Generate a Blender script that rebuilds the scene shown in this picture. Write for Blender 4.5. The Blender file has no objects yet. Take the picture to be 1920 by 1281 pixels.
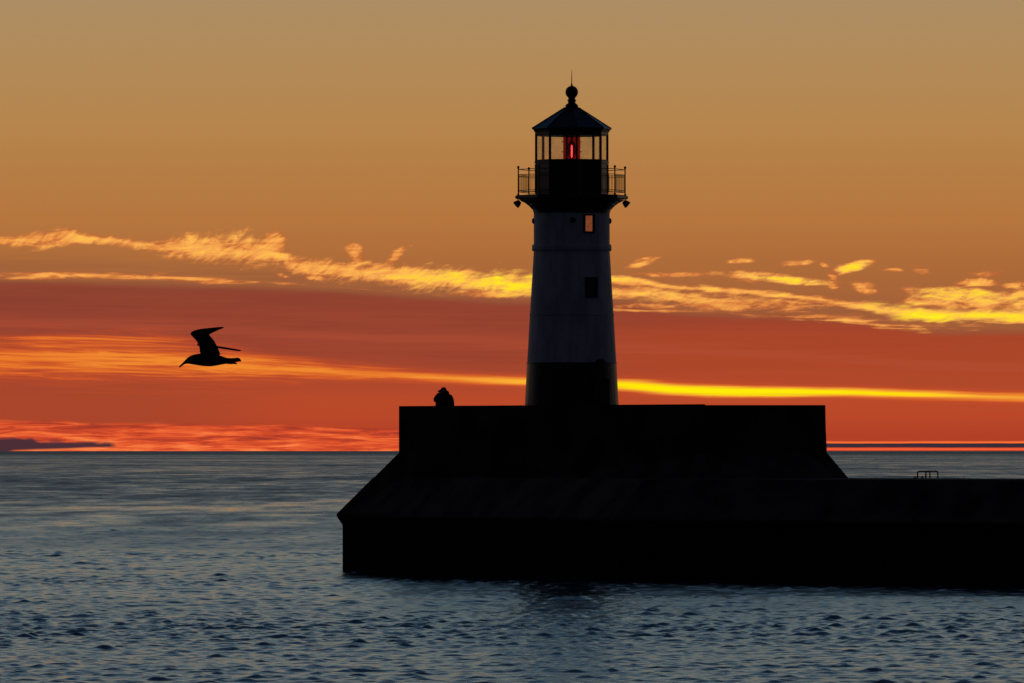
import bpy, bmesh, math, random
import numpy as np
from mathutils import Vector, Matrix
R = math.radians
random.seed(7)
scene = bpy.context.scene
col = scene.collection

# ------------------------------------------------------------------ camera
CAM_H = 4.73            # metres above the water
F = 17000.0             # focal length in photo pixels (1920 wide), a long tele lens
HORIZON = 845.6
cam_d = bpy.data.cameras.new('camera'); cam = bpy.data.objects.new('camera', cam_d); col.objects.link(cam)
cam.location = (0, 0, CAM_H); cam.rotation_euler = (R(90), 0, 0)
cam_d.sensor_width = 36; cam_d.lens = 36 * F / 1920
cam_d.shift_y = (HORIZON - 640.5) / 1920
cam_d.clip_start = 1; cam_d.clip_end = 1e6
scene.camera = cam
scene.view_settings.view_transform = 'Standard'; scene.view_settings.look = 'None'
scene.view_settings.exposure = 0; scene.view_settings.gamma = 1
scene.render.engine = 'CYCLES'
try:
    scene.cycles.max_bounces = 10; scene.cycles.transparent_max_bounces = 16
except Exception: pass

def lin(r, g, b):
    f = lambda c: (c/255/12.92 if c/255 <= .04045 else ((c/255+.055)/1.055)**2.4)
    return (f(r), f(g), f(b), 1)

# ------------------------------------------------------------------ node maths
class S:
    """a socket or number in a node tree; python operators make Math nodes"""
    def __init__(s, nt, v): s.nt = nt; s.v = v
    def _m(s, op, *a, clamp=False):
        n = s.nt.nodes.new('ShaderNodeMath'); n.operation = op; n.use_clamp = clamp
        for i, x in enumerate((s,)+a):
            x = x.v if isinstance(x, S) else x
            if isinstance(x, (int, float)): n.inputs[i].default_value = float(x)
            else: s.nt.links.new(x, n.inputs[i])
        return S(s.nt, n.outputs[0])
    def __add__(s, o): return s._m('ADD', o)
    __radd__ = __add__
    def __mul__(s, o): return s._m('MULTIPLY', o)
    __rmul__ = __mul__
    def __sub__(s, o): return s._m('SUBTRACT', o)
    def __rsub__(s, o): return (s*-1.0)+o
    def __truediv__(s, o): return s._m('DIVIDE', o)
    def abs(s): return s._m('ABSOLUTE')
    def sat(s): return s._m('ADD', 0.0, clamp=True)
    def pow(s, o): return s._m('POWER', o)
    def max(s, o): return s._m('MAXIMUM', o)
    def min(s, o): return s._m('MINIMUM', o)
    def sqrt(s): return s._m('SQRT')
    def step(s, a, b):                       # smoothstep a..b (a may be above b)
        inv = a > b
        if inv: a, b = b, a
        n = s.nt.nodes.new('ShaderNodeMapRange'); n.interpolation_type = 'SMOOTHSTEP'
        s.nt.links.new(s.v, n.inputs[0]); n.inputs[1].default_value = a; n.inputs[2].default_value = b
        n.inputs[3].default_value = 1.0 if inv else 0.0; n.inputs[4].default_value = 0.0 if inv else 1.0
        return S(s.nt, n.outputs[0])

def vec(nt, x, y, z=0.0):
    n = nt.nodes.new('ShaderNodeCombineXYZ')
    for i, a in enumerate((x, y, z)):
        a = a.v if isinstance(a, S) else a
        if isinstance(a, (int, float)): n.inputs[i].default_value = float(a)
        else: nt.links.new(a, n.inputs[i])
    return n.outputs[0]
def noise(nt, v, scale=1.0, detail=4.0, rough=0.55, dist=0.0):
    n = nt.nodes.new('ShaderNodeTexNoise'); n.noise_dimensions = '3D'
    nt.links.new(v, n.inputs['Vector']); n.inputs['Scale'].default_value = scale
    n.inputs['Detail'].default_value = detail; n.inputs['Roughness'].default_value = rough
    n.inputs['Distortion'].default_value = dist
    return S(nt, n.outputs['Fac'])
def mix(nt, a, b, f):
    n = nt.nodes.new('ShaderNodeMix'); n.data_type = 'RGBA'; n.clamp_factor = True
    f = f.v if isinstance(f, S) else f
    if isinstance(f, (int, float)): n.inputs[0].default_value = f
    else: nt.links.new(f, n.inputs[0])
    for i, c in ((6, a), (7, b)):
        if isinstance(c, tuple): n.inputs[i].default_value = c
        else: nt.links.new(c, n.inputs[i])
    return n.outputs[2]
def ramp(nt, f, stops, interp='LINEAR'):
    n = nt.nodes.new('ShaderNodeValToRGB'); n.color_ramp.interpolation = interp
    e = n.color_ramp.elements
    while len(e) > 1: e.remove(e[-1])
    e[0].position = stops[0][0]; e[0].color = stops[0][1]
    for p, c in stops[1:]:
        k = e.new(p); k.color = c
    nt.links.new(f.v, n.inputs[0])
    return n.outputs[0]
def curve(nt, x, pts):
    """piecewise smooth function of x given as (x, value) points"""
    x0, x1 = pts[0][0], pts[-1][0]
    v0, v1 = min(p[1] for p in pts), max(p[1] for p in pts)
    if v1 == v0: v1 = v0+1e-6
    n = nt.nodes.new('ShaderNodeFloatCurve'); cu = n.mapping.curves[0]
    q = [((p[0]-x0)/(x1-x0), (p[1]-v0)/(v1-v0)) for p in pts]
    cu.points[0].location = q[0]; cu.points[1].location = q[-1]
    for p in q[1:-1]: cu.points.new(*p)
    for p in cu.points: p.handle_type = 'AUTO_CLAMPED'
    n.mapping.update()
    t = ((x - x0)*(1.0/(x1-x0))).sat()
    nt.links.new(t.v, n.inputs['Value'])
    return S(nt, n.outputs[0])*(v1-v0) + v0

# ------------------------------------------------------------------ sky (world, laid out by compass direction and elevation)
w = bpy.data.worlds.new('World'); scene.world = w; w.use_nodes = True
nt = w.node_tree; nt.nodes.clear()
tc = nt.nodes.new('ShaderNodeTexCoord'); sp = nt.nodes.new('ShaderNodeSeparateXYZ'); nt.links.new(tc.outputs['Generated'], sp.inputs[0])
dx, dy, dz = (S(nt, sp.outputs[i]) for i in range(3))
az = dx._m('ARCTAN2', dy)                                  # 0 = due east (the sunrise), radians
el = dz._m('ARCSINE')
U = az*F + 960.0                                           # azimuth and elevation in units of 1/17000 rad
V = el*(-F) + HORIZON
# broad gradient close to the horizon
Vt = V - U*0.03 + 29.0
g = ramp(nt, (V*(1/900.0)).sat(), [(0, lin(173,141,100)), (.1, lin(177,139,91)), (.25, lin(182,134,78)), (.36, lin(181,125,69)),
     (.46, lin(182,118,62)), (.54, lin(174,108,58)), (.62, lin(166,100,56)), (.7, lin(160,92,54)), (1, lin(150,80,50))])
# upper dome: tan -> warm grey -> slate blue
elm = (el*(1/1.5708)).sat()
up = ramp(nt, elm, [(0, lin(173,141,100)), (.0317, lin(173,141,100)), (.055, lin(148,151,136)), (.09, lin(124,144,150)), (.12, lin(98,126,146)),
     (.16, lin(72,98,120)), (.25, lin(38,60,90)), (.6, lin(26,40,64)), (1, lin(22,32,52))])
west = (az.abs()).step(0.35, 1.65)
base = mix(nt, g, up, V.step(4, -4))
# ---- cloud deck underside: the dull red bank
uv = lambda sx, sy, ox=0.0, rot=0.0: vec(nt, (U + V*rot)*(1.0/sx) + ox, V*(1.0/sy), 0.0)
n_big = noise(nt, uv(420, 60), 1, 3, .5)
n_mid = noise(nt, uv(130, 22, 7.3), 1, 5, .6, .4)
n_fine = noise(nt, uv(46, 15, 3.1, .9), 1, 6, .62, .6)
n_fib = noise(nt, uv(30, 34, 11.7, 1.1), 1, 5, .65, 1.2)
n_puf = noise(nt, uv(85, 17, 21.3, .3), 1, 5, .58, .8)
n_gap = noise(nt, uv(210, 30, 31.3), 1, 3, .5, .3)
n_str = noise(nt, uv(600, 9, 5.5), 1, 4, .6, .3)
n_str2 = noise(nt, uv(260, 7, 9.5), 1, 5, .6, .6)
warp = (n_mid-.5)*16.0 + (n_big-.5)*14.0
redtop = curve(nt, U, [(-300, 522), (0, 524), (200, 528), (430, 536), (560, 540), (700, 548), (900, 560), (1150, 568), (1300, 585), (1500, 592), (1650, 606), (1800, 622), (1920, 622), (2300, 630)])
dred = V - redtop + warp*.45
red = ramp(nt, ((V-500.0)*(1/350.0)).sat(), [(0, lin(140,70,50)), (.2, lin(147,67,48)), (.35, lin(154,68,48)), (.55, lin(165,70,46)), (.7, lin(184,74,42)), (.8, lin(186,72,40)), (.9, lin(178,64,38)), (1, lin(178,62,38))])
redm = mix(nt, red, lin(180,78,46), ((n_str-.5)*2.4).sat()*.22)
redm = mix(nt, redm, lin(128,58,44), (n_big*.6+n_str2*.4).step(.42, .66)*.42*V.step(760, 640))
redm = mix(nt, redm, lin(182,72,36), U.step(850, 1350)*V.step(570, 640)*V.step(740, 700)*.55)
redm = mix(nt, redm, lin(158,68,44), U.step(620, 250)*V.step(690, 730)*.6)
c = mix(nt, base, redm, dred.step(-8, 10))
# purplish veil just above the bank on the left
veil = curve(nt, U, [(-300, .8), (0, .8), (250, .65), (500, .7), (800, .8), (1150, .75), (1300, .8), (1650, .6), (1920, .5), (2300, .5)])
c = mix(nt, c, lin(146,86,58), (dred.step(-62, -5)*dred.step(14, 2)*veil*((n_str2-.28)*2.6).sat()))
# ---- golden ridge of broken cloud
ridge = curve(nt, U, [(-300, 458), (0, 452), (70, 450), (125, 447), (200, 450), (270, 461), (340, 464), (420, 468), (500, 474), (560, 497), (640, 506), (700, 508), (760, 516), (850, 526), (950, 533), (1060, 536), (1150, 546), (1250, 554), (1350, 562), (1450, 566), (1560, 574), (1700, 583), (1800, 588), (1920, 592), (2300, 605)])
thick = curve(nt, U, [(-300, 14), (0, 9), (60, 15), (110, 16), (160, 9), (230, 9), (275, 10), (320, 20), (420, 25), (490, 26), (540, 16), (600, 17), (700, 20), (800, 20), (900, 20), (1000, 20), (1150, 24), (1250, 24), (1350, 21), (1450, 17), (1560, 12), (1640, 14), (1700, 22), (1800, 24), (1920, 24), (2300, 24)])
def bank(centre, half, nz, amp, soft=.55):
    d = 1.0 - ((V - centre + warp*.55)/half).abs()
    return (d + (nz-.5)*amp)
hot = curve(nt, U, [(-300, .0), (500, .08), (700, .2), (830, .62), (960, .85), (1060, .8), (1150, .62), (1250, .62), (1330, .3), (1450, .2), (1560, .5), (1640, .85), (1760, 1), (1920, .9), (2300, .5)])
fibw = U.step(1150, 700)*.45 + .12
nz = n_fine*(0.72 - fibw) + n_fib*fibw + n_puf*.28
d1 = bank(ridge, thick*1.15, nz, 3.8) + (n_gap-.5)*1.0 - U.step(1120, 1210)*.55 - U.step(1500, 1620)*1.5
rim = bank(curve(nt, U, [(1060, 527), (1150, 524), (1250, 536), (1400, 548), (1500, 558), (1600, 572), (1680, 584), (1760, 590), (1920, 592), (2300, 600)]),
           curve(nt, U, [(1060, 9), (1150, 9), (1250, 6), (1400, 7), (1500, 6), (1600, 8), (1680, 13), (1760, 15), (1920, 15), (2300, 12)]), n_puf*.5+n_fine*.5, 3.0) - U.step(1150, 1040)*4.0
rimhot = curve(nt, U, [(1060, .62), (1150, .55), (1300, .38), (1500, .4), (1620, .66), (1700, .95), (1850, .95), (1920, .85), (2300, .5)])
wisp = bank(curve(nt, U, [(1300, 582), (1500, 590), (1600, 600), (1700, 612), (1800, 610), (1920, 606), (2300, 620)]), 11.0, n_str2*.5+n_puf*.5, 6.0) - .5 - U.step(1500, 1300)*3
def lit(c, d, h, top=1.0):
    gold = ramp(nt, (d.min(1.0)*.34 + h*.5 + (n_puf-.5)*.85 + (n_fib-.5)*.3 + (n_fine-.5)*.25).sat(), [(0, lin(186,100,54)), (.15, lin(212,122,60)), (.32, lin(240,154,74)), (.5, lin(252,178,82)), (.65, lin(255,198,72)), (.8, lin(255,216,50)), (.95, lin(255,236,28)), (1, lin(255,244,70))])
    return mix(nt, c, gold, d.step(-.28, .75)*top)
# rising plumes and little isolated puffs: (azimuth, height, half width, half height, lean, heat)
puffs = [(512, 462, 24, 27, -.15, .12), (664, 476, 17, 22, .25, .1), (741, 479, 13, 17, -.75, .1), (780, 459, 13, 3.4, -.25, .15), (123, 443, 22, 12, -.2, .05), (528, 516, 14, 4, .2, .1),
         (1206, 491, 32, 8, -.3, .25), (1388, 489, 29, 5.5, -.1, .35), (1490, 494, 40, 6, -.08, .45), (1601, 501, 36, 11, -.22, .8), (1725, 505, 18, 9, .1, .1), (1675, 506, 22, 4, 0, 0),
         (1410, 516, 92, 7, .03, .45), (1482, 526, 80, 9, .06, .85), (1850, 514, 30, 7, 0, .1), (1835, 530, 44, 8, 0, .15), (1620, 541, 26, 12, .2, .1), (1905, 536, 30, 8, 0, .2),
         (1562, 538, 10, 6, 0, 0), (1260, 515, 75, 5, 0, 0), (1800, 553, 105, 15, .05, .8), (1200, 546, 52, 11, .04, .5), (1288, 560, 46, 10, .08, .6), (1345, 572, 80, 12, .05, 0), (1820, 572, 120, 13, .02, .3), (1560, 566, 60, 8, .1, .2), (1450, 574, 62, 11, 0, 0), (1215, 574, 60, 5, .02, .1), (1172, 530, 40, 6, .1, .5), (590, 520, 22, 5, .1, .1), (905, 550, 60, 8, .02, .2), (960, 520, 14, 7, .1, .3), (870, 512, 22, 7, -.1, .2), (1560, 519, 10, 6, .3, 0), (1545, 497, 10, 4, .3, 0), (1900, 556, 60, 13, 0, .55)]
pd = None; ph = None
for (pu, pv, a, b, lean, h) in puffs:
    x = U - pu + (V-pv)*(-lean if abs(lean) > .3 else 0)
    y = V - pv - (U-pu)*(lean if abs(lean) <= .3 else 0)
    e = 1.0 - (x*x*(1.0/(a*a)) + y*y*(1.0/(b*b)))
    e = e.max(-2.0)
    eh = e.step(-.2, .5)*h
    pd = e if pd is None else pd.max(e)
    ph = eh if ph is None else ph.max(eh)
pdn = pd*.6 + (nz-.5)*4.0 + .10
c = lit(c, pdn, ph)
thin = bank(curve(nt, U, [(-300, 512), (0, 515), (150, 516), (300, 520), (460, 528), (560, 535), (700, 545), (800, 550), (900, 554), (1000, 552), (1150, 580), (1300, 583), (1450, 592), (1600, 596), (1750, 608), (1920, 612), (2300, 620)]),
            curve(nt, U, [(-300, 7), (0, 9), (120, 9), (260, 6), (420, 5), (560, 3), (700, 4), (850, 9), (1000, 8), (1150, 4), (1300, 5), (1500, 3), (1650, 9), (1800, 9), (1920, 7), (2300, 7)]), n_str2*.4+n_puf*.6, 5.0) + (n_gap-.56)*7.0
c = lit(c, thin*.7 - .15, hot*.2)
lift = ((ridge - V)/thick)*U.step(900, 1250)*.20
c = lit(c, wisp*.8, hot*.25)
c = lit(c, d1, (hot*(1.0 - U.step(1080, 1250)*.62) + lift + .06 + U.step(900, 300)*.17 + (n_gap-.5)*.9*U.step(700, 1150)), 1.0 - U.step(1080, 1250)*.25)
c = lit(c, rim, rimhot)
# ---- glowing slot between the banks, and its fan of streaks to the left
slot = curve(nt, U, [(-300, 668), (0, 672), (200, 672), (400, 684), (600, 697), (800, 707), (980, 715), (1160, 722), (1300, 732), (1420, 735), (1560, 736), (1750, 741), (1920, 746), (2300, 752)])
sw = curve(nt, U, [(-300, 40), (0, 40), (200, 42), (400, 34), (560, 22), (720, 14), (860, 11), (1000, 12), (1160, 14), (1300, 15), (1420, 14), (1560, 12), (1750, 11), (1920, 11), (2300, 10)])
sv = V - slot + (n_big-.5)*curve(nt, U, [(-300, 26), (500, 20), (900, 5), (2300, 3)])
sdist = (sv/sw)
sd = 1.0 - sdist.abs()
left = U.step(1100, 350)
fan = noise(nt, vec(nt, U*(1/330.0) + V*.006, (V - U*.035)*(1/11.0), 2.0), 1, 7, .66, .7)
sd2 = sd + (fan-.53)*(left*2.9+.5) + (n_str2-.5)*.8
heat = curve(nt, U, [(-300, .2), (0, .24), (300, .3), (600, .3), (800, .36), (980, .52), (1160, .88), (1300, 1), (1450, 1), (1600, .86), (1750, .66), (1920, .44), (2300, .3)])
slotcol = ramp(nt, ((sd2*1.2).sat()*heat), [(0, lin(200,80,40)), (.12, lin(222,98,38)), (.28, lin(238,132,46)), (.42, lin(246,160,54)), (.58, lin(255,190,40)), (.75, lin(255,222,10)), (1, lin(255,236,10))])
c = mix(nt, c, slotcol, sd2.step(-.7, .85))
# faint parallel streaks
fs = bank(curve(nt, U, [(-300, 606), (0, 606), (300, 612), (600, 628), (900, 640), (1300, 658), (1920, 690), (2300, 700)]), 14.0, n_str, 3.0)
c = mix(nt, c, lin(180,80,54), fs.step(0, .9)*.35)
# ---- fiery band along the horizon
top5 = curve(nt, U, [(-300, 788), (0, 788), (200, 792), (400, 795), (560, 798), (750, 806), (1000, 822), (1550, 829), (1920, 829), (2300, 830)])
b5 = (V - top5 + (n_mid-.5)*12)
n5 = noise(nt, vec(nt, U*(1/110.0) + V*.02, (V - U*.012)*(1/9.0), 4.0), 1, 5, .62, .7)
fire = ramp(nt, ((n5-.34)*2.6 + (b5-14)*.007).sat(), [(0, lin(158,56,40)), (.28, lin(190,66,40)), (.5, lin(222,84,44)), (.72, lin(240,106,54)), (1, lin(252,134,72))])
c = mix(nt, c, fire, b5.step(-3, 7)*(U.step(1560, 1400)*.999 + .0))
# right-hand side: dark streak with glowing edges
rm = U.step(1380, 1460)
c = mix(nt, c, lin(250,112,50), rm*((V-829.5+(n_mid-.5)*3.4).abs()).step(3.2, .6))
c = mix(nt, c, lin(250,96,52), rm*((V-842.4).abs()).step(2.9, .5))
c = mix(nt, c, lin(52,44,56), rm*((V-835.3+(n_mid-.5)*3.0+(n_str2-.5)*2.0).abs()).step(4.5, 2.8))
# left-hand side: low purple cloud lying on the horizon
lb = (V - curve(nt, U, [(-300, 812), (0, 821), (30, 820), (62, 822), (74, 826), (95, 825), (140, 828), (160, 827), (185, 831), (210, 832), (222, 838), (240, 850), (300, 860)]) + (n_mid-.5)*4 + (n_fine-.5)*16)
lbot = (V - curve(nt, U, [(-300, 850), (0, 848), (30, 844), (120, 841), (217, 838), (240, 838), (300, 838)]))
c = mix(nt, c, lin(76,46,54), lb.step(-3, 5)*lbot.step(3, -2)*U.step(226, 205))
# sky darkens away from the sunrise
dark = mix(nt, lin(33,34,45), lin(17,20,32), (el*(1/1.2)).sat())
c = mix(nt, c, dark, west)
c = mix(nt, c, (0.004, 0.006, 0.009, 1), dz.step(-.02, -.05))
bg = nt.nodes.new('ShaderNodeBackground'); bg.inputs[1].default_value = 1.0
nt.links.new(c, bg.inputs[0])
out = nt.nodes.new('ShaderNodeOutputWorld'); nt.links.new(bg.outputs[0], out.inputs[0])

# ------------------------------------------------------------------ materials
def principled(name, c1, c2=None, scale=3.0, rough=.6, metal=0.0, bump=0.0, bscale=20.0, spec=.5, stretch=(1,1,1)):
    m = bpy.data.materials.new(name); m.use_nodes = True; t = m.node_tree
    p = t.nodes['Principled BSDF']; p.inputs['Roughness'].default_value = rough; p.inputs['Metallic'].default_value = metal
    p.inputs['Specular IOR Level'].default_value = spec
    co = t.nodes.new('ShaderNodeTexCoord'); mp = t.nodes.new('ShaderNodeMapping'); t.links.new(co.outputs['Object'], mp.inputs[0])
    mp.inputs['Scale'].default_value = stretch
    if c2:
        n = noise(t, mp.outputs[0], scale, 6, .6)
        t.links.new(mix(t, tuple(c1)+(1,), tuple(c2)+(1,), n.step(.35, .65)), p.inputs['Base Color'])
    else: p.inputs['Base Color'].default_value = tuple(c1)+(1,)
    if bump:
        nb = noise(t, mp.outputs[0], bscale, 5, .6); b = t.nodes.new('ShaderNodeBump')
        b.inputs['Strength'].default_value = bump; b.inputs['Distance'].default_value = .02
        t.links.new(nb.v, b.inputs['Height']); t.links.new(b.outputs[0], p.inputs['Normal'])
    return m
M_white = principled('white_paint', (.68,.68,.70), (.50,.49,.50), 2.3, .6, bump=.4, bscale=9, spec=.3, stretch=(1,1,.3))
M_black = principled('black_paint', (.018,.018,.020), (.03,.028,.028), 5, .38, bump=.2, bscale=14, spec=.3)
M_iron = principled('black_iron', (.015,.015,.016), (.03,.024,.02), 9, .45)
M_conc = principled('concrete', (.105,.082,.070), (.035,.028,.026), .7, .95, bump=.5, bscale=3, spec=.05)
M_dark_conc = principled('dark_concrete', (.016,.015,.014), (.008,.008,.008), .8, .95, bump=.4, bscale=3, spec=.03)  # much darker, fully matte concrete tone for the foot wall
M_cloth = principled('dark_cloth', (.02,.021,.026), (.03,.03,.034), 12, .95)
M_jeans = principled('trouser_cloth', (.02,.025,.04), (.03,.035,.05), 20, .95)
M_skin = principled('skin', (.35,.2,.14), (.30,.17,.12), 30, .6)
M_cambody = principled('camera_plastic', (.012,.012,.012), None, rough=.5)
M_gull = principled('gull_feathers', (.06,.05,.045), (.025,.022,.02), 14, .9, bump=.4, bscale=60)
M_gullwing = principled('gull_wing_feathers', (.05,.045,.042), (.022,.02,.02), 9, .9, bump=.5, bscale=40, stretch=(1,4,4))
M_bill = principled('bill', (.12,.07,.03), (.04,.03,.02), 20, .5)
M_steel = principled('galvanised_steel', (.06,.06,.062), (.04,.035,.03), 20, .5, .4)
M_dusty = principled('dark_room', (.03,.03,.03))

def glass(name, tint, dust=0.0, fr=1.0):
    m = bpy.data.materials.new(name); m.use_nodes = True; t = m.node_tree; t.nodes.remove(t.nodes['Principled BSDF'])
    o = [n for n in t.nodes if n.type == 'OUTPUT_MATERIAL'][0]
    tr = t.nodes.new('ShaderNodeBsdfTransparent'); tr.inputs[0].default_value = tint+(1,)
    gl = t.nodes.new('ShaderNodeBsdfGlossy'); gl.inputs['Roughness'].default_value = 0.0
    lw = t.nodes.new('ShaderNodeLayerWeight'); lw.inputs[0].default_value = .5
    f = (S(t, lw.outputs['Facing']).pow(5.0)*.6 + .035)*fr
    mx = t.nodes.new('ShaderNodeMixShader'); t.links.new(f.v, mx.inputs[0]); t.links.new(tr.outputs[0], mx.inputs[1]); t.links.new(gl.outputs[0], mx.inputs[2])
    last = mx
    if dust:
        tl = t.nodes.new('ShaderNodeBsdfTranslucent'); tl.inputs[0].default_value = (.75,.70,.72,1)
        m2 = t.nodes.new('ShaderNodeMixShader'); co = t.nodes.new('ShaderNodeTexCoord')
        dn = noise(t, co.outputs['Object'], 4, 5, .6).step(.2, .9)*dust*1.6
        t.links.new(dn.v, m2.inputs[0]); t.links.new(mx.outputs[0], m2.inputs[1]); t.links.new(tl.outputs[0], m2.inputs[2]); last = m2
    t.links.new(last.outputs[0], o.inputs[0])
    return m
M_pane = glass('lantern_glass', (.97,.97,.97), .07)
M_winglass = glass('window_glass', (.90,.80,.84), .12)
M_lens = glass('red_lens_glass', (.74,.34,.36), .0, .3)
M_lamp = bpy.data.materials.new('lamp_glow'); M_lamp.use_nodes = True
_p = M_lamp.node_tree.nodes['Principled BSDF']; _p.inputs['Base Color'].default_value = (.3,.02,.02,1)
_p.inputs['Emission Color'].default_value = (1,.16,.14,1); _p.inputs['Emission Strength'].default_value = 7

# ------------------------------------------------------------------ mesh helpers
def link(name, verts, faces, mat, parent=None, smooth=False, loc=None):
    me = bpy.data.meshes.new(name); me.from_pydata([tuple(v) for v in verts], [], [tuple(f) for f in faces]); me.update()
    bm = bmesh.new(); bm.from_mesh(me); bmesh.ops.recalc_face_normals(bm, faces=bm.faces); bm.to_mesh(me); bm.free()
    if smooth: me.polygons.foreach_set('use_smooth', [True]*len(me.polygons))
    me.materials.append(mat)
    o = bpy.data.objects.new(name, me); col.objects.link(o)
    if parent: o.parent = parent
    if loc: o.location = loc
    return o
def tag(o, label=None, cat=None, group=None, kind=None):
    for k, v in (('label', label), ('category', cat), ('group', group), ('kind', kind)):
        if v: o[k] = v
    return o
def empty(name, loc=(0,0,0), rz=0.0, parent=None):
    o = bpy.data.objects.new(name, None); col.objects.link(o); o.location = loc; o.rotation_euler = (0,0,rz); o.empty_display_size = .3
    if parent: o.parent = parent
    return o
class MB:
    def __init__(s): s.v = []; s.f = []
    def add(s, v, f):
        n = len(s.v); s.v += [tuple(a) for a in v]; s.f += [tuple(i+n for i in a) for a in f]; return s
    def box(s, c, d, rz=0.0, M=None):
        m = M or Matrix.Rotation(rz, 3, 'Z')
        v = [Vector(c)+m@Vector((sx*d[0]/2, sy*d[1]/2, sz*d[2]/2)) for sx in (-1,1) for sy in (-1,1) for sz in (-1,1)]
        return s.add(v, [(0,1,3,2),(4,6,7,5),(0,4,5,1),(2,3,7,6),(0,2,6,4),(1,5,7,3)])
    def lathe(s, prof, n=48, c=(0,0), a0=0.0, M=None):
        v = []; f = []
        for r, z in prof:
            for i in range(n):
                a = a0+2*math.pi*i/n; p = Vector((c[0]+r*math.cos(a), c[1]+r*math.sin(a), z)); v.append(M@p if M else p)
        for j in range(len(prof)-1):
            for i in range(n):
                k = (i+1) % n; f.append((j*n+i, j*n+k, (j+1)*n+k, (j+1)*n+i))
        f.append(tuple(range(n-1, -1, -1))); f.append(tuple((len(prof)-1)*n+i for i in range(n)))
        return s.add(v, f)
    def tube(s, pts, r, n=8):
        pts = [Vector(p) for p in pts]; rs = r if isinstance(r, (list, tuple)) else [r]*len(pts)
        v = []; f = []; up = None
        for i, p in enumerate(pts):
            d = (pts[min(i+1, len(pts)-1)]-pts[max(i-1, 0)]).normalized()
            if up is None: up = d.orthogonal().normalized()
            up = (up - d*up.dot(d)).normalized(); sd_ = d.cross(up)
            for k in range(n):
                a = 2*math.pi*k/n; v.append(p+(up*math.cos(a)+sd_*math.sin(a))*rs[i])
        for i in range(len(pts)-1):
            for k in range(n):
                q = (k+1) % n; f.append((i*n+k, i*n+q, (i+1)*n+q, (i+1)*n+k))
        f.append(tuple(range(n-1, -1, -1))); f.append(tuple((len(pts)-1)*n+k for k in range(n)))
        return s.add(v, f)
    def ball(s, c, r, n=12, m=8, sc=(1,1,1)):
        prof = [(max(1e-4, r*math.sin(math.pi*j/m)), -r*math.cos(math.pi*j/m)) for j in range(m+1)]
        t = MB().lathe(prof, n)
        return s.add([Vector((p[0]*sc[0], p[1]*sc[1], p[2]*sc[2]))+Vector(c) for p in t.v], t.f)
    def build(s, name, mat, parent=None, smooth=False, angle=None):
        o = link(name, s.v, s.f, mat, parent, smooth)
        if angle:
            try: o.data.set_sharp_from_angle(angle=R(angle))
            except Exception: pass
        return o

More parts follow.
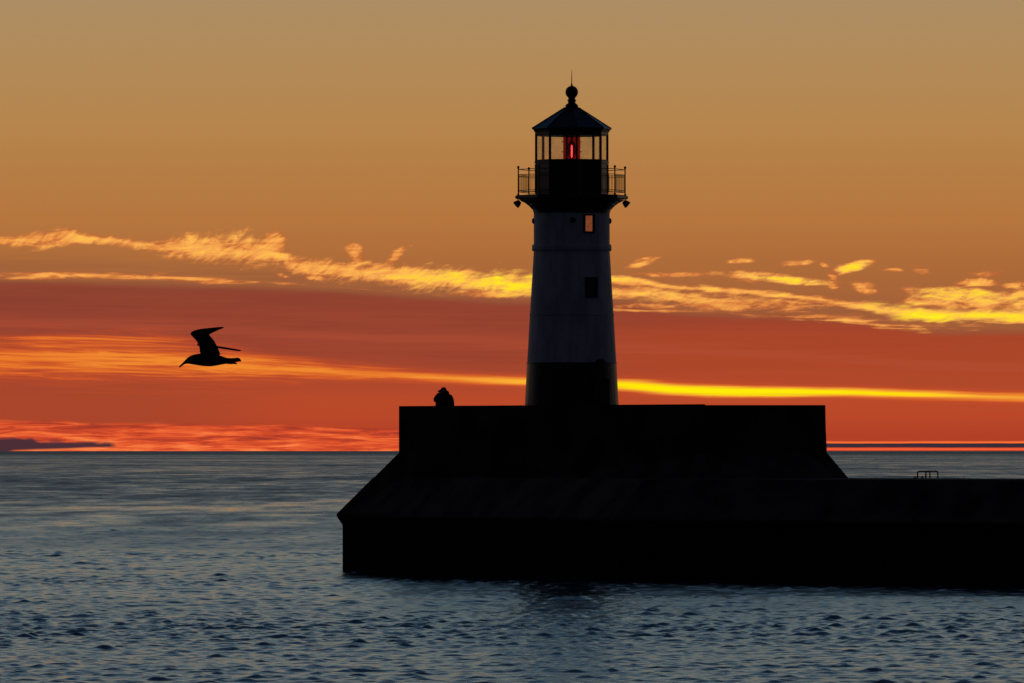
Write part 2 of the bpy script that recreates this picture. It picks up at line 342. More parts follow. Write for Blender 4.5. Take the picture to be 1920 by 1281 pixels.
# ------------------------------------------------------------------ water: one sheet out to the horizon, waves as geometry
def build_water():
    rng = np.random.default_rng(3)
    rows = [150.0]
    while rows[-1] < 1800: rows.append(rows[-1]*(1+.00052*(1 if rows[-1] < 560 else (rows[-1]/560)**1.8)))
    while rows[-1] < 250000: rows.append(rows[-1]*1.03)
    Y = np.array(rows, dtype=np.float64)
    core = np.arange(-.094, .0941, .00041)
    side = .094*np.power(1.07, np.arange(1, 75)); side = side[side < 12]
    Sx = np.concatenate([-side[::-1], core, side]); ns = len(Sx); nr = len(Y)
    XX = Y[:, None]*Sx[None, :]; YY = np.repeat(Y[:, None], ns, 1)
    dYr = np.gradient(Y)[:, None]; dSx = np.gradient(Sx)[None, :]*YY
    Z = np.zeros_like(XX)
    patch = np.zeros_like(XX)
    for _ in range(9):
        l = math.exp(rng.uniform(math.log(35), math.log(160))); a = rng.normal(math.pi/2, .35)
        patch += np.sin((XX*math.cos(a)*.45+YY*math.sin(a))*2*math.pi/l+rng.uniform(0, 6.3))
    patch = np.clip(1.0+.05*patch, .75, 1.2)
    N = 96
    for i in range(N):
        lam = math.exp(math.log(.30)+(math.log(5.0)-math.log(.30))*(i+.5)/N)
        k = 2*math.pi/lam
        a = rng.normal(math.pi/2+.12, .8 if lam < 1.5 else .55)
        slope = .0300 if lam < .6 else .0300*(.6/lam)**1.18
        amp = slope/k
        kx, ky = k*math.cos(a), k*math.sin(a)
        res = np.maximum(abs(ky)*dYr, abs(kx)*dSx)/(2*math.pi)      # samples per wave, inverted
        att = np.clip((.42-res)/.2, 0, 1)
        ph = kx*XX+ky*YY+rng.uniform(0, 6.3)
        Z += (amp*att*(patch if lam < 3 else 1.0))*(np.sin(ph)+.18*np.cos(2*ph))
    sd_ = 2.9*float(Z[:1500, 100:-100].std())      # sharper crests over flatter troughs
    pass
    Z = sd_*(np.exp(np.clip(Z/sd_, -2, 1.4))-1.0)*.86
    for i in range(6):
        lam = rng.uniform(14, 42); k = 2*math.pi/lam; a = rng.normal(math.pi/2, .2)
        att = np.clip((.42-np.maximum(k*abs(math.sin(a))*dYr, k*abs(math.cos(a))*dSx)/(2*math.pi))/.2, 0, 1)
        Z += .004/k*att*np.sin(k*(XX*math.cos(a)+YY*math.sin(a))+rng.uniform(0, 6.3))
    V = np.stack([XX, YY, Z], -1).reshape(-1, 3).astype(np.float32)
    idx = np.arange(nr*ns).reshape(nr, ns)
    Q = np.stack([idx[:-1, :-1], idx[:-1, 1:], idx[1:, 1:], idx[1:, :-1]], -1).reshape(-1, 4)
    # coarse sheet from the first row back under and behind the camera
    n0 = len(V)
    back = np.stack([XX[0]*1.0, np.full(ns, -3000.0), np.zeros(ns)], -1).astype(np.float32)
    V = np.concatenate([V, back]); b = n0+np.arange(ns)
    Q = np.concatenate([Q, np.stack([b[:-1], b[1:], idx[0, 1:], idx[0, :-1]], -1)])
    me = bpy.data.meshes.new('water'); me.vertices.add(len(V)); me.vertices.foreach_set('co', V.ravel())
    me.loops.add(len(Q)*4); me.loops.foreach_set('vertex_index', Q.ravel().astype(np.int32))
    me.polygons.add(len(Q)); me.polygons.foreach_set('loop_start', np.arange(0, len(Q)*4, 4, dtype=np.int32))
    me.polygons.foreach_set('use_smooth', np.ones(len(Q), dtype=bool))
    me.update(calc_edges=True); me.validate()
    m = bpy.data.materials.new('lake_water'); m.use_nodes = True; t = m.node_tree; p = t.nodes['Principled BSDF']
    p.inputs['Base Color'].default_value = (.006,.018,.028,1); p.inputs['IOR'].default_value = 1.333
    ge = t.nodes.new('ShaderNodeNewGeometry')
    sx = t.nodes.new('ShaderNodeSeparateXYZ'); t.links.new(ge.outputs['Position'], sx.inputs[0])
    px, py = S(t, sx.outputs[0]), S(t, sx.outputs[1])
    near = noise(t, vec(t, px*.010, py*.014), 1, 4, .6)
    far = noise(t, vec(t, px*.0022, py*.0012), 1, 9, .72)
    r_ = (near.step(.3, .7)*.05 + .085) + far.step(.35, .65)*py.step(420, 1500)*.12 + py.step(300, 750)*.15
    lane = noise(t, vec(t, px*.16, py*.022), 1, 6, .7)
    lane2 = noise(t, vec(t, px*.03, py*.0035, 5.0), 1, 6, .7)
    amt = py.step(300, 700)
    r_ = r_ + (lane-.5)*amt*.85 + (lane2-.5)*amt*.60 + py.step(6000, 16000)*.14
    r_ = r_.max(.08).min(.6)
    t.links.new(r_.v, p.inputs['Roughness'])
    rip = noise(t, vec(t, px*1.0, py*1.0), 6.0, 4, .65); bp = t.nodes.new('ShaderNodeBump')
    st = py.step(2600, 500)*.30; t.links.new(st.v, bp.inputs['Strength']); bp.inputs['Distance'].default_value = .05
    t.links.new(rip.v, bp.inputs['Height']); t.links.new(bp.outputs[0], p.inputs['Normal'])
    me.materials.append(m)
    o = bpy.data.objects.new('water', me); col.objects.link(o); o['kind'] = 'structure'
build_water()

# ------------------------------------------------------------------ the pier with its raised head
pier = tag(empty('pier', (2.3, 349, 0)), 'concrete pier with sloping apron and raised walled head standing in the lake', 'pier')
PO = Vector((2.3, 349, 0))
def ring_solid(rings, name, mat, parent, org=PO):
    """rings: equal-length polygons with z, joined and capped"""
    n = len(rings[0]); v = [Vector(p)-org for r in rings for p in r]; f = []
    for j in range(len(rings)-1):
        for i in range(n):
            k = (i+1) % n; f.append((j*n+i, j*n+k, (j+1)*n+k, (j+1)*n+i))
    f.append(tuple(range(n))); f.append(tuple((len(rings)-1)*n+i for i in range(n)))
    return link(name, v, f, mat, parent)
def inset(poly, d):
    n = len(poly); out = []
    area = sum(poly[i][0]*poly[(i+1) % n][1]-poly[(i+1) % n][0]*poly[i][1] for i in range(n))
    s = 1 if area > 0 else -1
    for i in range(n):
        p0, p1, p2 = (Vector(poly[(i+j) % n][:2]) for j in (-1, 0, 1))
        e1 = (p1-p0).normalized(); e2 = (p2-p1).normalized()
        n1 = Vector((-e1.y, e1.x))*s; n2 = Vector((-e2.y, e2.x))*s
        b = (n1+n2); b = b/max(.45, b.length_squared/2)
        out.append(tuple(p1+b*d))
    return out
def zed(poly, z): return [(p[0], p[1], z) for p in poly]
u = Vector((.686, -.727)); nf = Vector((.727, .686))
P0 = Vector((-6.88, 355.5)); P1 = Vector((3.7, 331)); P2 = P1+u*140
ledge = [P0, P1, P2, P2+nf*16.4, P1+nf*16.4-u*12, Vector((-5.2, 360))]
ledge = [tuple(p) for p in ledge]
LZ = 2.24; TOP = 3.705
wall_in = inset(ledge, .22)
ring_solid([zed(wall_in, -1.5), zed(wall_in, 1.82), zed(ledge, 2.17)], 'foot_wall', M_dark_conc, pier)
ring_solid([zed(ledge, 2.173), zed(ledge, 2.26), zed(inset(ledge, 1.35), TOP)], 'apron', M_conc, pier)
# shallow joints every few metres along the apron top: coping slabs
# block at the head
HT = CAM_H+1.744
def px(x, Y): return (x-960)/F*Y
Q0 = (px(748, 353), 353); Q1 = (px(1320, 339), 339); Q2 = (px(1550.5, 342.7), 342.7); Q3 = (Q0[0]+Q2[0]-Q1[0], Q0[1]+Q2[1]-Q1[1])
S0 = (P0.x+.02, P0.y+.02); S1 = (8.2, 335.2); S2 = (Q2[0]+2.08, Q2[1]+.7); S3 = (1.2, 360.2)
ring_solid([zed([S0, S1, S2, S3], 2.245), zed([Q0, Q1, Q2, Q3], 4.66)], 'head_apron', M_conc, pier)
Q2t = (px(1547.5, 342.7), 342.7)
top = [Q0, Q1, Q2t, Q3]
mid = [tuple(Vector(a)*.35+Vector(b)*.65) for a, b in zip([Q0, Q1, Q2, Q3], top)]
ring_solid([zed([Q0, Q1, Q2, Q3], 4.655), zed(mid, 5.50)], 'head_block', M_conc, pier)
inn = inset(top, .38)
# parapet: outer ring, thickness, and the slightly lower stretch on the end side
zt = [HT, HT-.0, HT-.03, HT-.02]
def wall_piece(a, b, ai, bi, a0, b0, z0, za, zb, name):
    v = [Vector((*a0, z0)), Vector((*b0, z0)), Vector((*bi, z0)), Vector((*ai, z0)), Vector((*a, za)), Vector((*b, zb)), Vector((*bi, zb)), Vector((*ai, za))]
    return link(name, [p-PO for p in v], [(0,1,2,3),(4,7,6,5),(0,4,5,1),(1,5,6,2),(2,6,7,3),(3,7,4,0)], M_conc, pier)
zz = [(HT, HT+.004), (HT-.03, HT-.012), (HT-.03, HT-.03), (HT-.01, HT-.01)]
for i in range(4):
    j = (i+1) % 4
    wall_piece(top[i], top[j], inn[i], inn[j], mid[i], mid[j], 5.497, zz[i][0], zz[i][1], 'parapet')
# expansion joints on the head's near face: thin proud pilaster strips
e = (Vector(Q1)-Vector(Q0)); L = e.length; e.normalize(); nn = Vector((e.y, -e.x))
ang = math.atan2(e.y, e.x)
for t_ in (4.6, 9.2, 13.8):
    p = Vector(Q0)+e*t_-nn*.018
    MB().box((p.x-PO.x, p.y-PO.y, 5.56), (.12, .06, 1.72), ang).build('joint_strip', M_conc, pier)

# ------------------------------------------------------------------ lighthouse
TY = 349.0; TX = px(1072, TY); K = F/TY; FLOOR = 5.50
def zy(y): return CAM_H+(HORIZON-y)/K-FLOOR
def rp(r): return r/K
LH = tag(empty('lighthouse', (TX, TY, FLOOR)), 'round white iron lighthouse with black base, gallery and glazed lantern on the pier head', 'lighthouse')

def shell(name, prof, thick, mat, parent, holes=(), n=72, rivets=False, capz=True):
    """hollow round wall; prof (r,z) bottom to top; holes (a0,a1,z0,z1) in degrees are real openings with jambs"""
    ang_ = set(round(360*i/n, 4) for i in range(n)); zs = set(round(p[1], 5) for p in prof)
    for a0, a1, z0, z1 in holes:
        ang_ = {a for a in ang_ if not (a0-2.2 < a < a1+2.2)} | {a0, (a0*2+a1)/3, (a0+2*a1)/3, a1}
        zs |= {z0, z1}
    A = sorted(ang_); Zs = sorted(zs); na = len(A)
    def rad(z):
        for (r0, z0), (r1, z1) in zip(prof, prof[1:]):
            if z0-1e-4 <= z <= z1+1e-4: return r0+(r1-r0)*(z-z0)/max(1e-9, z1-z0)
        return prof[-1][0]
    v = []
    for t in (0, thick):
        for z in Zs:
            r = rad(z)-t
            for a in A: v.append((r*math.cos(R(a)), r*math.sin(R(a)), z))
    def vi(s, j, i): return s*na*len(Zs)+j*na+(i % na)
    def hole(j, i):
        if j < 0 or j >= len(Zs)-1: return None
        a = A[i % na]; b = A[(i+1) % na]; b = b if b > a else b+360
        am, zm = (a+b)/2, (Zs[j]+Zs[j+1])/2
        return any(h[0] < am < h[1] and h[2] < zm < h[3] for h in holes)
    f = []
    for j in range(len(Zs)-1):
        for i in range(na):
            if hole(j, i): continue
            for s in (0, 1): f.append((vi(s,j,i), vi(s,j,i+1), vi(s,j+1,i+1), vi(s,j+1,i)))
            if hole(j, i-1): f.append((vi(0,j,i), vi(1,j,i), vi(1,j+1,i), vi(0,j+1,i)))
            if hole(j, i+1): f.append((vi(0,j,i+1), vi(1,j,i+1), vi(1,j+1,i+1), vi(0,j+1,i+1)))
            if hole(j-1, i) or j == 0: f.append((vi(0,j,i), vi(1,j,i), vi(1,j,i+1), vi(0,j,i+1)))
            if hole(j+1, i) or j == len(Zs)-2: f.append((vi(0,j+1,i), vi(1,j+1,i), vi(1,j+1,i+1), vi(0,j+1,i+1)))
    mb = MB(); mb.add(v, f)
    if rivets:
        z0, z1 = prof[0][1], prof[-1][1]
        for q in range(16):
            a = q*22.5; z = z0+.05
            while z < z1-.03:
                if not any(h[0]-3 < a < h[1]+3 and h[2]-.1 < z < h[3]+.1 for h in holes):
                    r = rad(z)
                    mb.ball((r*math.cos(R(a)), r*math.sin(R(a)), z), .016, 6, 4)
                z += .075
    o = mb.build(name, mat, parent, True, 35)
    return o
# upper white drum and tapering shaft
w1 = (289.5, 304.0, zy(435.6), zy(406)); w1b = (53.0, 73.5, zy(440)+.0, zy(396))
w2 = (290.8, 306.6, zy(556.7), zy(523.6))
shell('upper_drum', [(rp(71), zy(470)), (rp(71), zy(388))], .06, M_white, LH, [w1, w1b], rivets=True)
shell('shaft', [(rp(83.4), zy(681)), (rp(81), zy(640)), (rp(78.2), zy(590)), (rp(74.6), zy(530)), (rp(71), zy(470))], .06, M_white, LH, [w2], rivets=True)
shell('base_band', [(rp(92.5), 0), (rp(87.6), zy(760)), (rp(85.4), zy(715)), (rp(83.6), zy(681))], .06, M_black, LH, rivets=True)
shell('belt_course', [(rp(73.6), zy(471)), (rp(74.6), zy(469)), (rp(74.6), zy(461)), (rp(73.2), zy(458.6))], rp(5.5), M_white, LH)
shell('seam_ring', [(rp(79.4), zy(592)), (rp(79.4), zy(589.2))], rp(4), M_white, LH)
shell('seam_ring', [(rp(85.2), zy(682.4)), (rp(85.2), zy(680.2))], rp(4), M_black, LH)
# interior floors so the tower is not an empty pipe
MB().lathe([(rp(66), 0), (rp(66), .06)], 48).build('floor_plate', M_iron, LH).location.z = zy(450)
# windows
def window(a0, a1, z0, z1, r, name='window', front=True):
    root = empty(name, (0,0,0), 0, LH)
    am = R((a0+a1)/2); wd = 2*r*math.sin(R((a1-a0)/2)); c = Vector((math.cos(am), math.sin(am), 0)); tdir = Vector((-c.y, c.x, 0))
    rot = Matrix(((c.x, tdir.x, 0), (c.y, tdir.y, 0), (0, 0, 1)))
    fr = MB(); rr = r*math.cos(R((a1-a0)/2)) + .015; t = .055
    for sgn in (-1, 1): fr.box(c*rr+tdir*sgn*(wd/2+t/2-.006)+Vector((0,0,(z0+z1)/2)), (.10, t, z1-z0+2*t), M=rot)
    for zz_, s_ in ((z0, -1), (z1, 1)): fr.box(c*(rr+.003)+Vector((0,0,zz_+s_*(t/2-.004))), (.11 if s_ > 0 else .15, wd+.02, t), M=rot)
    fr.build('frame', M_iron, root)
    MB().box(c*(rr-.02)+Vector((0,0,(z0+z1)/2)), (.006, wd, z1-z0), M=rot).build('pane', M_winglass, root)
    return root
window(*w1, rp(71)); window(*w1b, rp(71)); window(*w2, rp(75))
# round covers on the upper drum
for q in range(4):
    a = R(q*90+1); z = zy(414.5); c = Vector((math.cos(a), math.sin(a), 0)); tm = Matrix.Translation(c*rp(70.5)+Vector((0,0,z)))@c.to_track_quat('Z', 'Y').to_matrix().to_4x4()
    m = MB(); m.lathe([(.115, 0), (.115, .035), (.085, .065), (.05, .085), (.01, .092)], 20, M=tm); m.build('vent_cover', M_iron, LH, True, 40)
# door with lamp hood over it, right-front of the black base
da = -52.5; dr = rp(84.5); c = Vector((math.cos(R(da)), math.sin(R(da)), 0)); td = Vector((-c.y, c.x, 0)); rot = Matrix(((c.x, td.x, 0), (c.y, td.y, 0), (0, 0, 1)))
door = MB().box(c*(rp(86.5))+Vector((0,0,1.0)), (.16, .78, 2.0), M=rot).build('door', M_black, LH)
MB().box(c*(rp(86.5)+.10)+td*.3+Vector((0,0,1.0)), (.05, .03, .16), M=rot).build('handle', M_iron, door)
hd = MB(); pts = []
for i in range(13):
    t_ = math.pi*i/12; pts.append((math.cos(t_)*.17, math.sin(t_)*.19))
v = []; zc = zy(683)
for d in (-.05, .16):
    for (a_, b_) in pts: v.append(c*(dr+d)+td*a_+Vector((0,0,zc+b_)))
n_ = len(pts); f = [tuple(range(n_)), tuple(range(2*n_-1, n_-1, -1))]+[(i, i+1, n_+i+1, n_+i) for i in range(n_-1)]+[(n_-1, 0, n_, 2*n_-1)]
hd.add(v, f).build('door_hood', M_iron, LH)
# corbelled cornice below the gallery
MB().lathe([(rp(70.8), zy(402)), (rp(71.4), zy(398)), (rp(72.6), zy(394)), (rp(75), zy(389.5)), (rp(79), zy(386)), (rp(81.5), zy(385)), (rp(82), zy(382)), (rp(85), zy(381)), (rp(87.5), zy(378)), (rp(93), zy(377.6)), (rp(94), zy(375)), (rp(94), zy(373.5))], 72).build('cornice', M_black, LH, True, 30)
OA = R(7.5)
MB().lathe([(rp(96), zy(374.2)), (rp(104), zy(373.8)), (rp(107), zy(372)), (rp(107), zy(368.6)), (rp(105), zy(367.6)), (rp(105), zy(366.4))], 8, a0=OA).build('gallery_deck', M_black, LH)
# curved brackets under the deck corners
for q in range(8):
    a = OA+q*math.pi/4; c = Vector((math.cos(a), math.sin(a), 0)); pts = []
    prof = [(rp(71), zy(403)), (rp(73.5), zy(394)), (rp(80), zy(387.5)), (rp(88), zy(381)), (rp(94), zy(378.5)), (rp(100), zy(374.5))]
    t_ = Vector((-c.y, c.x, 0))*.03
    v = []
    for s_ in (-1, 1):
        for r_, z_ in prof: v.append(c*r_+t_*s_+Vector((0,0,z_)))
        v.append(c*rp(71)+t_*s_+Vector((0,0,zy(374.5))))
    n_ = len(prof)+1
    link('bracket', v, [tuple(range(n_)), tuple(range(2*n_-1, n_-1, -1))]+[(i, (i+1) % n_, n_+(i+1) % n_, n_+i) for i in range(n_)], M_black, LH)
# gallery railing
RR = rp(101); mb = MB(); cor = [Vector((RR*math.cos(OA+q*math.pi/4), RR*math.sin(OA+q*math.pi/4), 0)) for q in range(8)]
for q in range(8):
    a, b = cor[q], cor[(q+1) % 8]
    for y_, r_ in ((318.2, .014), (328.2, .012), (331.8, .010), (357.6, .010), (360.6, .012)):
        z = Vector((0,0,zy(y_))); mb.tube([a+z, b+z], r_, 6)
    for k in range(1, 12):
        p = a.lerp(b, k/12.0); mb.tube([p+Vector((0,0,zy(360.6))), p+Vector((0,0,zy(328.2)))], .0075, 5)
rail = mb.build('gallery_railing', M_iron, LH)
for q in range(8):
    p = cor[q]; m = MB()
    m.lathe([(.045, zy(366.4)), (.045, zy(364.5)), (.026, zy(363.5)), (.024, zy(317)), (.038, zy(316.6)), (.038, zy(315.9)), (.02, zy(315.6))], 10, c=(p.x, p.y))
    m.ball((p.x, p.y, zy(314.0)), .05, 12, 8); m.build('railing_post', M_iron, rail, True, 40)
# lantern
MB().lathe([(rp(69), zy(366.6)), (rp(69), zy(363)), (rp(68.2), zy(362)), (rp(68.2), zy(307.4)), (rp(70.4), zy(306.6)), (rp(70.4), zy(303.4)), (rp(69), zy(302))], 8, a0=OA).build('lantern_base', M_black, LH)
# murette panel ribs on corners
for q in range(8):
    m = MB(); a = OA+q*math.pi/4; m.tube([(rp(68.6)*math.cos(a), rp(68.6)*math.sin(a), zy(362)), (rp(68.6)*math.cos(a), rp(68.6)*math.sin(a), zy(308))], .028, 8); m.build('corner_rib', M_black, LH, True)
LR = rp(67.4)
for q in range(8):
    a = OA+q*math.pi/4; m = MB()
    m.box((LR*math.cos(a), LR*math.sin(a), (zy(302.5)+zy(252.5))/2), (.085, .062, zy(252.5)-zy(302.5)), a); m.build('lantern_post', M_iron, LH)
    b = a+math.pi/8; ap = LR*math.cos(math.pi/8); wd = 2*LR*math.sin(math.pi/8)
    MB().box((ap*math.cos(b), ap*math.sin(b), (zy(302)+zy(253))/2), (.008, wd-.05, zy(253)-zy(302)), b).build('lantern_pane', M_pane, LH)
    for yy_ in (301.2, 254.0): MB().box((ap*math.cos(b), ap*math.sin(b), zy(yy_)), (.05, wd-.03, .045), b).build('pane_rail', M_iron, LH)
MB().lathe([(rp(67.5), zy(253.2)), (rp(69.5), zy(252.6)), (rp(69.5), zy(248.4)), (rp(71.5), zy(247)), (rp(72), zy(244.6)), (rp(75.4), zy(242.2)), (rp(75.4), zy(241)), (rp(13), zy(202))], 8, a0=OA).build('roof', M_black, LH)
for q in range(8):
    m = MB(); a = OA+q*math.pi/4; m.tube([(rp(75.5)*math.cos(a), rp(75.5)*math.sin(a), zy(241)), (rp(13)*math.cos(a), rp(13)*math.sin(a), zy(201.6))], .022, 6); m.build('hip_roll', M_black, LH, True)
fin = MB().lathe([(rp(11.5), zy(203)), (rp(12.2), zy(201)), (rp(12.2), zy(198.4)), (rp(10.5), zy(196)), (rp(7.6), zy(194)), (rp(6.6), zy(191)), (rp(8.4), zy(189.2)), (rp(8.4), zy(187.6)), (rp(6.4), zy(186.6)), (rp(6.4), zy(184.6))]
   + [(max(.01, rp(12.0)*math.sin(math.pi*j/14)), zy(173)-rp(12.0)*math.cos(math.pi*j/14)) for j in range(3, 15)], 32).build('finial', M_black, LH, True, 40)
MB().tube([(0,0,zy(162)), (0,0,zy(157.5)), (0,0,zy(156.5)), (0,0,zy(145)), (0,0,zy(131))], [.042, .03, .017, .014, .006], 8).build('lightning_rod', M_iron, LH)
# red lens and lamp
lens = empty('beacon', (0,0,0), 0, LH)
lr = rp(16.2)
shell_l = shell('red_lens', [(lr, zy(302)), (lr, zy(253))], .012, M_lens, lens, n=40)
for y_ in (284.8, 266.3):
    for q in range(6):
        a = q*math.pi/3+.0; cc = Vector((math.cos(a), math.sin(a), 0)); MB().tube([cc*lr+Vector((0,0,zy(y_))), cc*(lr+.055)+Vector((0,0,zy(y_)))], .018, 6).build('lens_stud', M_iron, lens)
MB().tube([(0,0,zy(296)), (0,0,zy(292)), (0,0,zy(276)), (0,0,zy(272))], [.010,.026,.026,.012], 10).build('lamp', M_lamp, lens, True)
MB().lathe([(.02, zy(270)), (.04, zy(268)), (.04, zy(253))], 12).build('lamp_hanger', M_iron, lens, True, 40)
h = MB(); h.lathe([(.10, zy(302)), (.10, zy(298.5)), (.05, zy(297)), (.03, zy(296))], 16); h.build('lamp_socket', M_iron, lens, True, 40)
v = []                                      # dark oval back-shade plate behind the lamp, added for the lens's dark centre
for d in (.14, .17):
    for i in range(24): a = 2*math.pi*i/24; v.append((.17*math.cos(a), d, (zy(262)+zy(299))/2+.33*math.sin(a)))
link('back_plate', v, [tuple(range(24)), tuple(range(47, 23, -1))]+[(i, (i+1) % 24, 24+(i+1) % 24, 24+i) for i in range(24)], M_iron, lens)

# ------------------------------------------------------------------ floodlights hung under the gallery edge
def floodlight(sx, label):
    base = Vector((TX+sx*rp(101), TY-.3, FLOOR+zy(374)))
    o = tag(empty('floodlight', base), label, 'floodlight', 'floodlights hanging under the lighthouse gallery')
    MB().tube([(0,0,0), (0,0,-.06), (0,0,-.10)], .018, 8).build('bracket', M_iron, o)
    ax = Vector((sx*.62, -.15, -.55)).normalized(); tm = Matrix.Translation(Vector((-sx*.035, 0, -.13)))@ax.to_track_quat('Z', 'Y').to_matrix().to_4x4()
    MB().lathe([(.03,-.07),(.075,-.06),(.10,-.02),(.125,.05),(.145,.12),(.15,.15),(.135,.152)], 20, M=tm).build('housing', M_iron, o, True, 40)
    MB().lathe([(.132,.153),(.132,.158)], 20, M=tm).build('lens', M_cambody, o)
    return o
floodlight(-1, 'black floodlight under the left edge of the lighthouse gallery')
floodlight(1, 'black floodlight under the right edge of the lighthouse gallery')

# ------------------------------------------------------------------ skin helper for bodies
def skinned(name, chains, mat, parent, levels=2, extra=None):
    """chains: list of [(x,y,z,rx,ry), ...]; equal coordinates weld"""
    vs = []; es = []; rad = []; key = {}
    for ch in chains:
        prev = None
        for p in ch:
            k = tuple(round(c_, 4) for c_ in p[:3])
            if k not in key: key[k] = len(vs); vs.append(p[:3]); rad.append((p[3], p[4] if len(p) > 4 else p[3]))
            i = key[k]
            if prev is not None and prev != i: es.append((prev, i))
            prev = i
    me = bpy.data.meshes.new(name); me.from_pydata(vs, es, []); me.update()
    o = bpy.data.objects.new(name, me); col.objects.link(o)
    md = o.modifiers.new('skin', 'SKIN'); md.use_smooth_shade = True
    roots = set(); seen = {}
    par = list(range(len(vs)))
    def find(a):
        while par[a] != a: a = par[a]
        return a
    for a, b in es: par[find(a)] = find(b)
    for i, sv_ in enumerate(me.skin_vertices[0].data):
        sv_.radius = rad[i]
        r0 = find(i)
        if r0 not in roots: sv_.use_root = True; roots.add(r0)
        else: sv_.use_root = False
    sb = o.modifiers.new('sub', 'SUBSURF'); sb.levels = levels; sb.render_levels = levels
    dg = bpy.context.evaluated_depsgraph_get(); me2 = bpy.data.meshes.new_from_object(o.evaluated_get(dg)); me2.name = name
    o.modifiers.clear(); o.data = me2; me2.materials.clear(); me2.materials.append(mat)
    me2.polygons.foreach_set('use_smooth', [True]*len(me2.polygons))
    if extra:
        bm = bmesh.new(); bm.from_mesh(me2)
        tmp = bpy.data.meshes.new('t'); tmp.from_pydata(extra.v, [], extra.f); bm.from_mesh(tmp); bm.to_mesh(me2); bm.free()
        me2.polygons.foreach_set('use_smooth', [True]*len(me2.polygons))
    if parent: o.parent = parent
    return o

# ------------------------------------------------------------------ person with a camera behind the parapet, facing left
PY = 352.2
person = tag(empty('person', (px(832.5, PY), PY, FLOOR)), 'person in a bulky dark jacket and cap raising a camera behind the pier parapet', 'person')
# local frame: faces -X (a little away from the viewer); height 1.70
face = MB(); face.ball((-.135, 0, 1.575), .022, 8, 6, (1.2, .8, 1.1))
for s_ in (-1, 1): face.ball((.005, s_*.082, 1.575), .03, 8, 6, (.6, .4, 1))
def fingers(hx, hy, hz, side):
    for k in range(4):
        y0 = hy+side*.0; z0 = hz+.03-.02*k
        face.tube([(hx, y0, z0), (hx-.035, y0-side*.012, z0+.004), (hx-.062-.004*k, y0-side*.03, z0+.002), (hx-.066, y0-side*.052, z0)], [.0095, .009, .008, .006], 7)
    face.tube([(hx+.02, hy, hz-.01), (hx+.0, hy-side*.03, hz-.035), (hx-.02, hy-side*.045, hz-.04)], [.012, .010, .008], 7)
fingers(-.15, -.075, 1.545, -1); fingers(-.15, .075, 1.545, 1)
skinned('body', [
   [(.03,0,1.30,.075,.075), (.02,0,1.42,.062,.062), (-.01,0,1.47,.06,.06), (-.03,0,1.53,.10,.09), (-.02,0,1.60,.115,.10), (-.01,0,1.65,.085,.075)],
   [(-.14,-.10,1.46,.032,.032), (-.145,-.09,1.51,.036,.024), (-.15,-.078,1.545,.036,.02)],
   [(-.14,.10,1.46,.032,.032), (-.145,.09,1.51,.036,.024), (-.15,.078,1.545,.036,.02)]], M_skin, person, 2, face)
skinned('jacket', [
   [(.03,0,.70,.36,.28), (.03,0,.90,.40,.30), (.035,0,1.10,.41,.32), (.04,0,1.26,.37,.28), (.04,0,1.38,.29,.24), (.02,0,1.45,.15,.14)],
   [(.04,0,1.26,.37,.28), (.06,-.22,1.30,.15,.15), (-.13,-.30,1.22,.12,.12), (-.37,-.27,1.18,.145,.145), (-.20,-.18,1.33,.15,.15), (-.11,-.10,1.47,.12,.12)],
   [(.04,0,1.26,.37,.28), (.12,.18,1.28,.18,.18), (.12,.24,1.12,.17,.17), (.03,.28,1.12,.14,.14), (-.15,.24,1.28,.10,.10), (-.14,.10,1.45,.07,.07)]], M_cloth, person, 2)
skinned('trousers', [
   [(.05,0,.86,.15,.17), (.03,-.10,.78,.11,.11), (.0,-.11,.48,.078,.078), (.04,-.12,.10,.06,.06)],
   [(.05,0,.86,.15,.17), (.05,.10,.78,.11,.11), (.06,.12,.48,.078,.078), (.10,.13,.10,.06,.06)]], M_jeans, person, 2)
for y_, x_ in ((-.12, .03), (.13, .09)):
    m = MB(); m.ball((x_-.05, y_, .05), .1, 12, 8, (1.5, .55, .52)); m.build('shoe', M_cambody, person, True)
m = MB(); m.ball((-.012, 0, 1.612), .112, 18, 12, (1, .92, .86)); m.ball((-.10, 0, 1.615), .055, 12, 6, (1.2, 1.2, .15)); m.build('cap', M_cloth, person, True)
m = MB(); m.ball((.045, 0, 1.475), .16, 14, 8, (1, 1, .75)); m.build('hood', M_cloth, person, True)
cm = tag(empty('photo_camera', (px(832.5, PY), PY, FLOOR)), 'small black camera held up to the face of the person behind the parapet', 'camera')
m = MB(); m.box((-.135, 0, 1.548), (.09, .14, .10)); m.box((-.130, 0, 1.602), (.05, .05, .03)); m.build('camera_body', M_cambody, cm)
tm = Matrix.Translation(Vector((-.188, 0, 1.545)))@Vector((-1,0,0)).to_track_quat('Z','Y').to_matrix().to_4x4()
MB().lathe([(.037, 0), (.039, .04), (.034, .045), (.034, .05)], 18, M=tm).build('camera_lens', M_cambody, cm, True, 40)

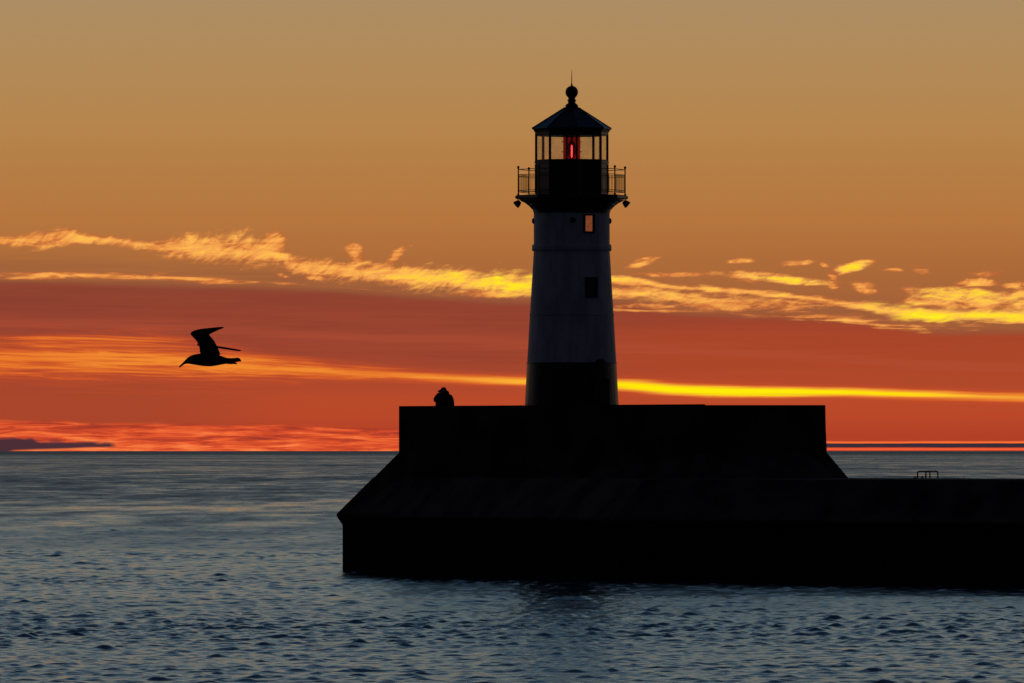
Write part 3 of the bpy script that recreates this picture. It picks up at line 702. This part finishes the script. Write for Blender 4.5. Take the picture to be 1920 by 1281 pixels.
# ------------------------------------------------------------------ gull in flight
GY = 87.0; GK = F/GY
gull = tag(empty('seagull', (px(400, GY), GY, CAM_H+(HORIZON-678)/GK)), 'dark seagull flying left over the water with wings raised', 'seagull')
def gp(x, y, d=0.0):           # point from a close study of the bird: x right, y down in 1/9.6 photo px, d metres away
    return Vector(((300+x/9.6-400)/GK, d, (678-(590+y/9.6))/GK))
def loft(rings_, name, mat, parent, closed=True):
    n = len(rings_[0]); v = [p for r_ in rings_ for p in r_]; f = []
    for j in range(len(rings_)-1):
        for i in range(n):
            k = (i+1) % n; f.append((j*n+i, j*n+k, (j+1)*n+k, (j+1)*n+i))
    f.append(tuple(range(n))); f.append(tuple((len(rings_)-1)*n+i for i in range(n)))
    o = link(name, v, f, mat, parent, True)
    sb = o.modifiers.new('sub', 'SUBSURF'); sb.levels = 1; sb.render_levels = 2
    return o
# body: (x, top, bottom, half width m)
prof = [(418,868,888,.006), (440,835,888,.016), (480,788,884,.025), (530,752,886,.030), (590,728,896,.032), (650,712,906,.034), (720,702,916,.042), (800,702,926,.050), (880,706,930,.052), (960,712,926,.050), (1040,728,912,.044), (1110,748,898,.036), (1170,772,888,.028), (1240,784,880,.02)]
rings_ = []
for x, t_, b_, hw in prof:
    c0 = gp(x, (t_+b_)/2); hh = 1.08*(b_-t_)/2/9.6/GK
    rings_.append([c0+Vector((0, hw*math.cos(a), hh*math.sin(a))) for a in [2*math.pi*i/12 for i in range(12)]])
loft(rings_, 'body', M_gull, gull)
# tail
rings_ = []
for x, t_, b_, hw in [(1180,776,884,.02), (1250,784,878,.034), (1330,782,868,.048), (1400,774,850,.058), (1430,776,846,.060), (1468,835,850,.04)]:
    c0 = gp(x, (t_+b_)/2); hh = 1.08*(b_-t_)/2/9.6/GK
    rings_.append([c0+Vector((0, hw*math.cos(a), hh*math.sin(a))) for a in [2*math.pi*i/10 for i in range(10)]])
loft(rings_, 'tail', M_gull, gull)
m = MB(); m.tube([gp(1180,868), gp(1280,872), gp(1345,872), gp(1392,893)], [.010,.012,.010,.003], 8)
m.tube([gp(1180,868,.03), gp(1280,872,.03), gp(1330,876,.03), gp(1370,886,.03)], [.008,.010,.008,.003], 8); m.build('foot', M_bill, gull, True)
m = MB(); m.tube([gp(450,862), gp(420,884), gp(390,908), gp(362,932), gp(347,952)], [.016,.0105,.009,.009,.004], 8); m.build('bill', M_bill, gull, True)
# wings: stations (leading edge, trailing edge, depth lead, depth trail), thickness tapers
def wing(stations, th0, th1, name):
    rings_ = []; n = len(stations)
    for i, (l, t_, dl, dt) in enumerate(stations):
        a = gp(*l, dl); b = gp(*t_, dt); th = th0+(th1-th0)*i/(n-1)
        prev = gp(*stations[max(0, i-1)][0], stations[max(0, i-1)][2]); nxt = gp(*stations[min(n-1, i+1)][0], stations[min(n-1, i+1)][2])
        ax = (nxt-prev); ch = (b-a); nrm = ax.cross(ch).normalized()*th
        rings_.append([a, a.lerp(b, .12)+nrm, a.lerp(b, .4)+nrm*.9, a.lerp(b, .75)+nrm*.4, b, a.lerp(b, .75)-nrm*.2, a.lerp(b, .4)-nrm*.5, a.lerp(b, .12)-nrm*.8])
    return loft(rings_, name, M_gullwing, gull)
wing([((690,720),(1150,765),-.02,-.02), ((706,650),(1112,690),-.06,-.05), ((700,570),(1078,600),-.11,-.10), ((664,485),(1030,500),-.17,-.16), ((600,415),(985,425),-.22,-.21),
      ((532,352),(925,378),-.27,-.25), ((590,298),(955,358),-.30,-.28), ((700,272),(1020,328),-.33,-.31), ((850,254),(1075,300),-.36,-.34), ((1000,243),(1120,275),-.38,-.37), ((1110,228),(1160,262),-.40,-.40), ((1176,236),(1182,250),-.41,-.41)], .014, .005, 'wing')
wing([((730,730),(1080,750),.03,.03), ((740,640),(1040,660),.10,.10), ((700,560),(1010,590),.20,.20), ((600,515),(1010,568),.30,.31), ((690,534),(1060,572),.36,.38), ((900,556),(1180,592),.44,.46), ((1150,592),(1320,618),.52,.54), ((1330,622),(1390,632),.58,.59), ((1428,634),(1436,637),.62,.62)], .022, .010, 'wing')

# ------------------------------------------------------------------ steel ladder hoops and cleat on the low pier
LY = 340.0; LX = px(1739, LY); LZt = TOP
lad = tag(empty('ladder_rail', (LX, LY, LZt)), 'pair of low steel ladder hoops on the low right-hand stretch of pier', 'ladder rail')
kk = F/LY
for x0, x1, d in ((1720, 1743, -.25), (1736.5, 1759, .25)):
    a, b = (x0-1739)/kk, (x1-1739)/kk; H = .262; m = MB(); r_ = .06
    pts = [(a, d, -.05), (a, d, H-r_)]+[(a+r_-r_*math.cos(t_), d, H-r_+r_*math.sin(t_)) for t_ in (R(30), R(60), R(90))]
    pts += [(b-r_+r_*math.cos(t_), d, H-r_+r_*math.sin(t_)) for t_ in (R(90), R(60), R(30))]+[(b, d, H-r_), (b, d, -.05)]
    m.tube(pts, .027, 8); m.build('hoop', M_steel, lad, True)
for x_, lab in ((1716, 'small iron mooring cleat just left of the ladder hoops'), (1729, 'small iron mooring cleat standing inside the ladder hoops')):
    o = tag(empty('mooring_cleat', (px(x_, LY), LY, LZt)), lab, 'mooring cleat', 'mooring cleats by the ladder hoops')
    m = MB(); m.lathe([(.07, 0), (.06, .012), (.028, .02), (.024, .05), (.03, .06)], 12); m.build('foot_plate', M_iron, o, True, 40)
    MB().tube([(-.06,0,.064), (-.03,0,.06), (0,0,.058), (.03,0,.06), (.06,0,.064)], [.008,.014,.018,.014,.008], 8).build('horn', M_iron, o, True)
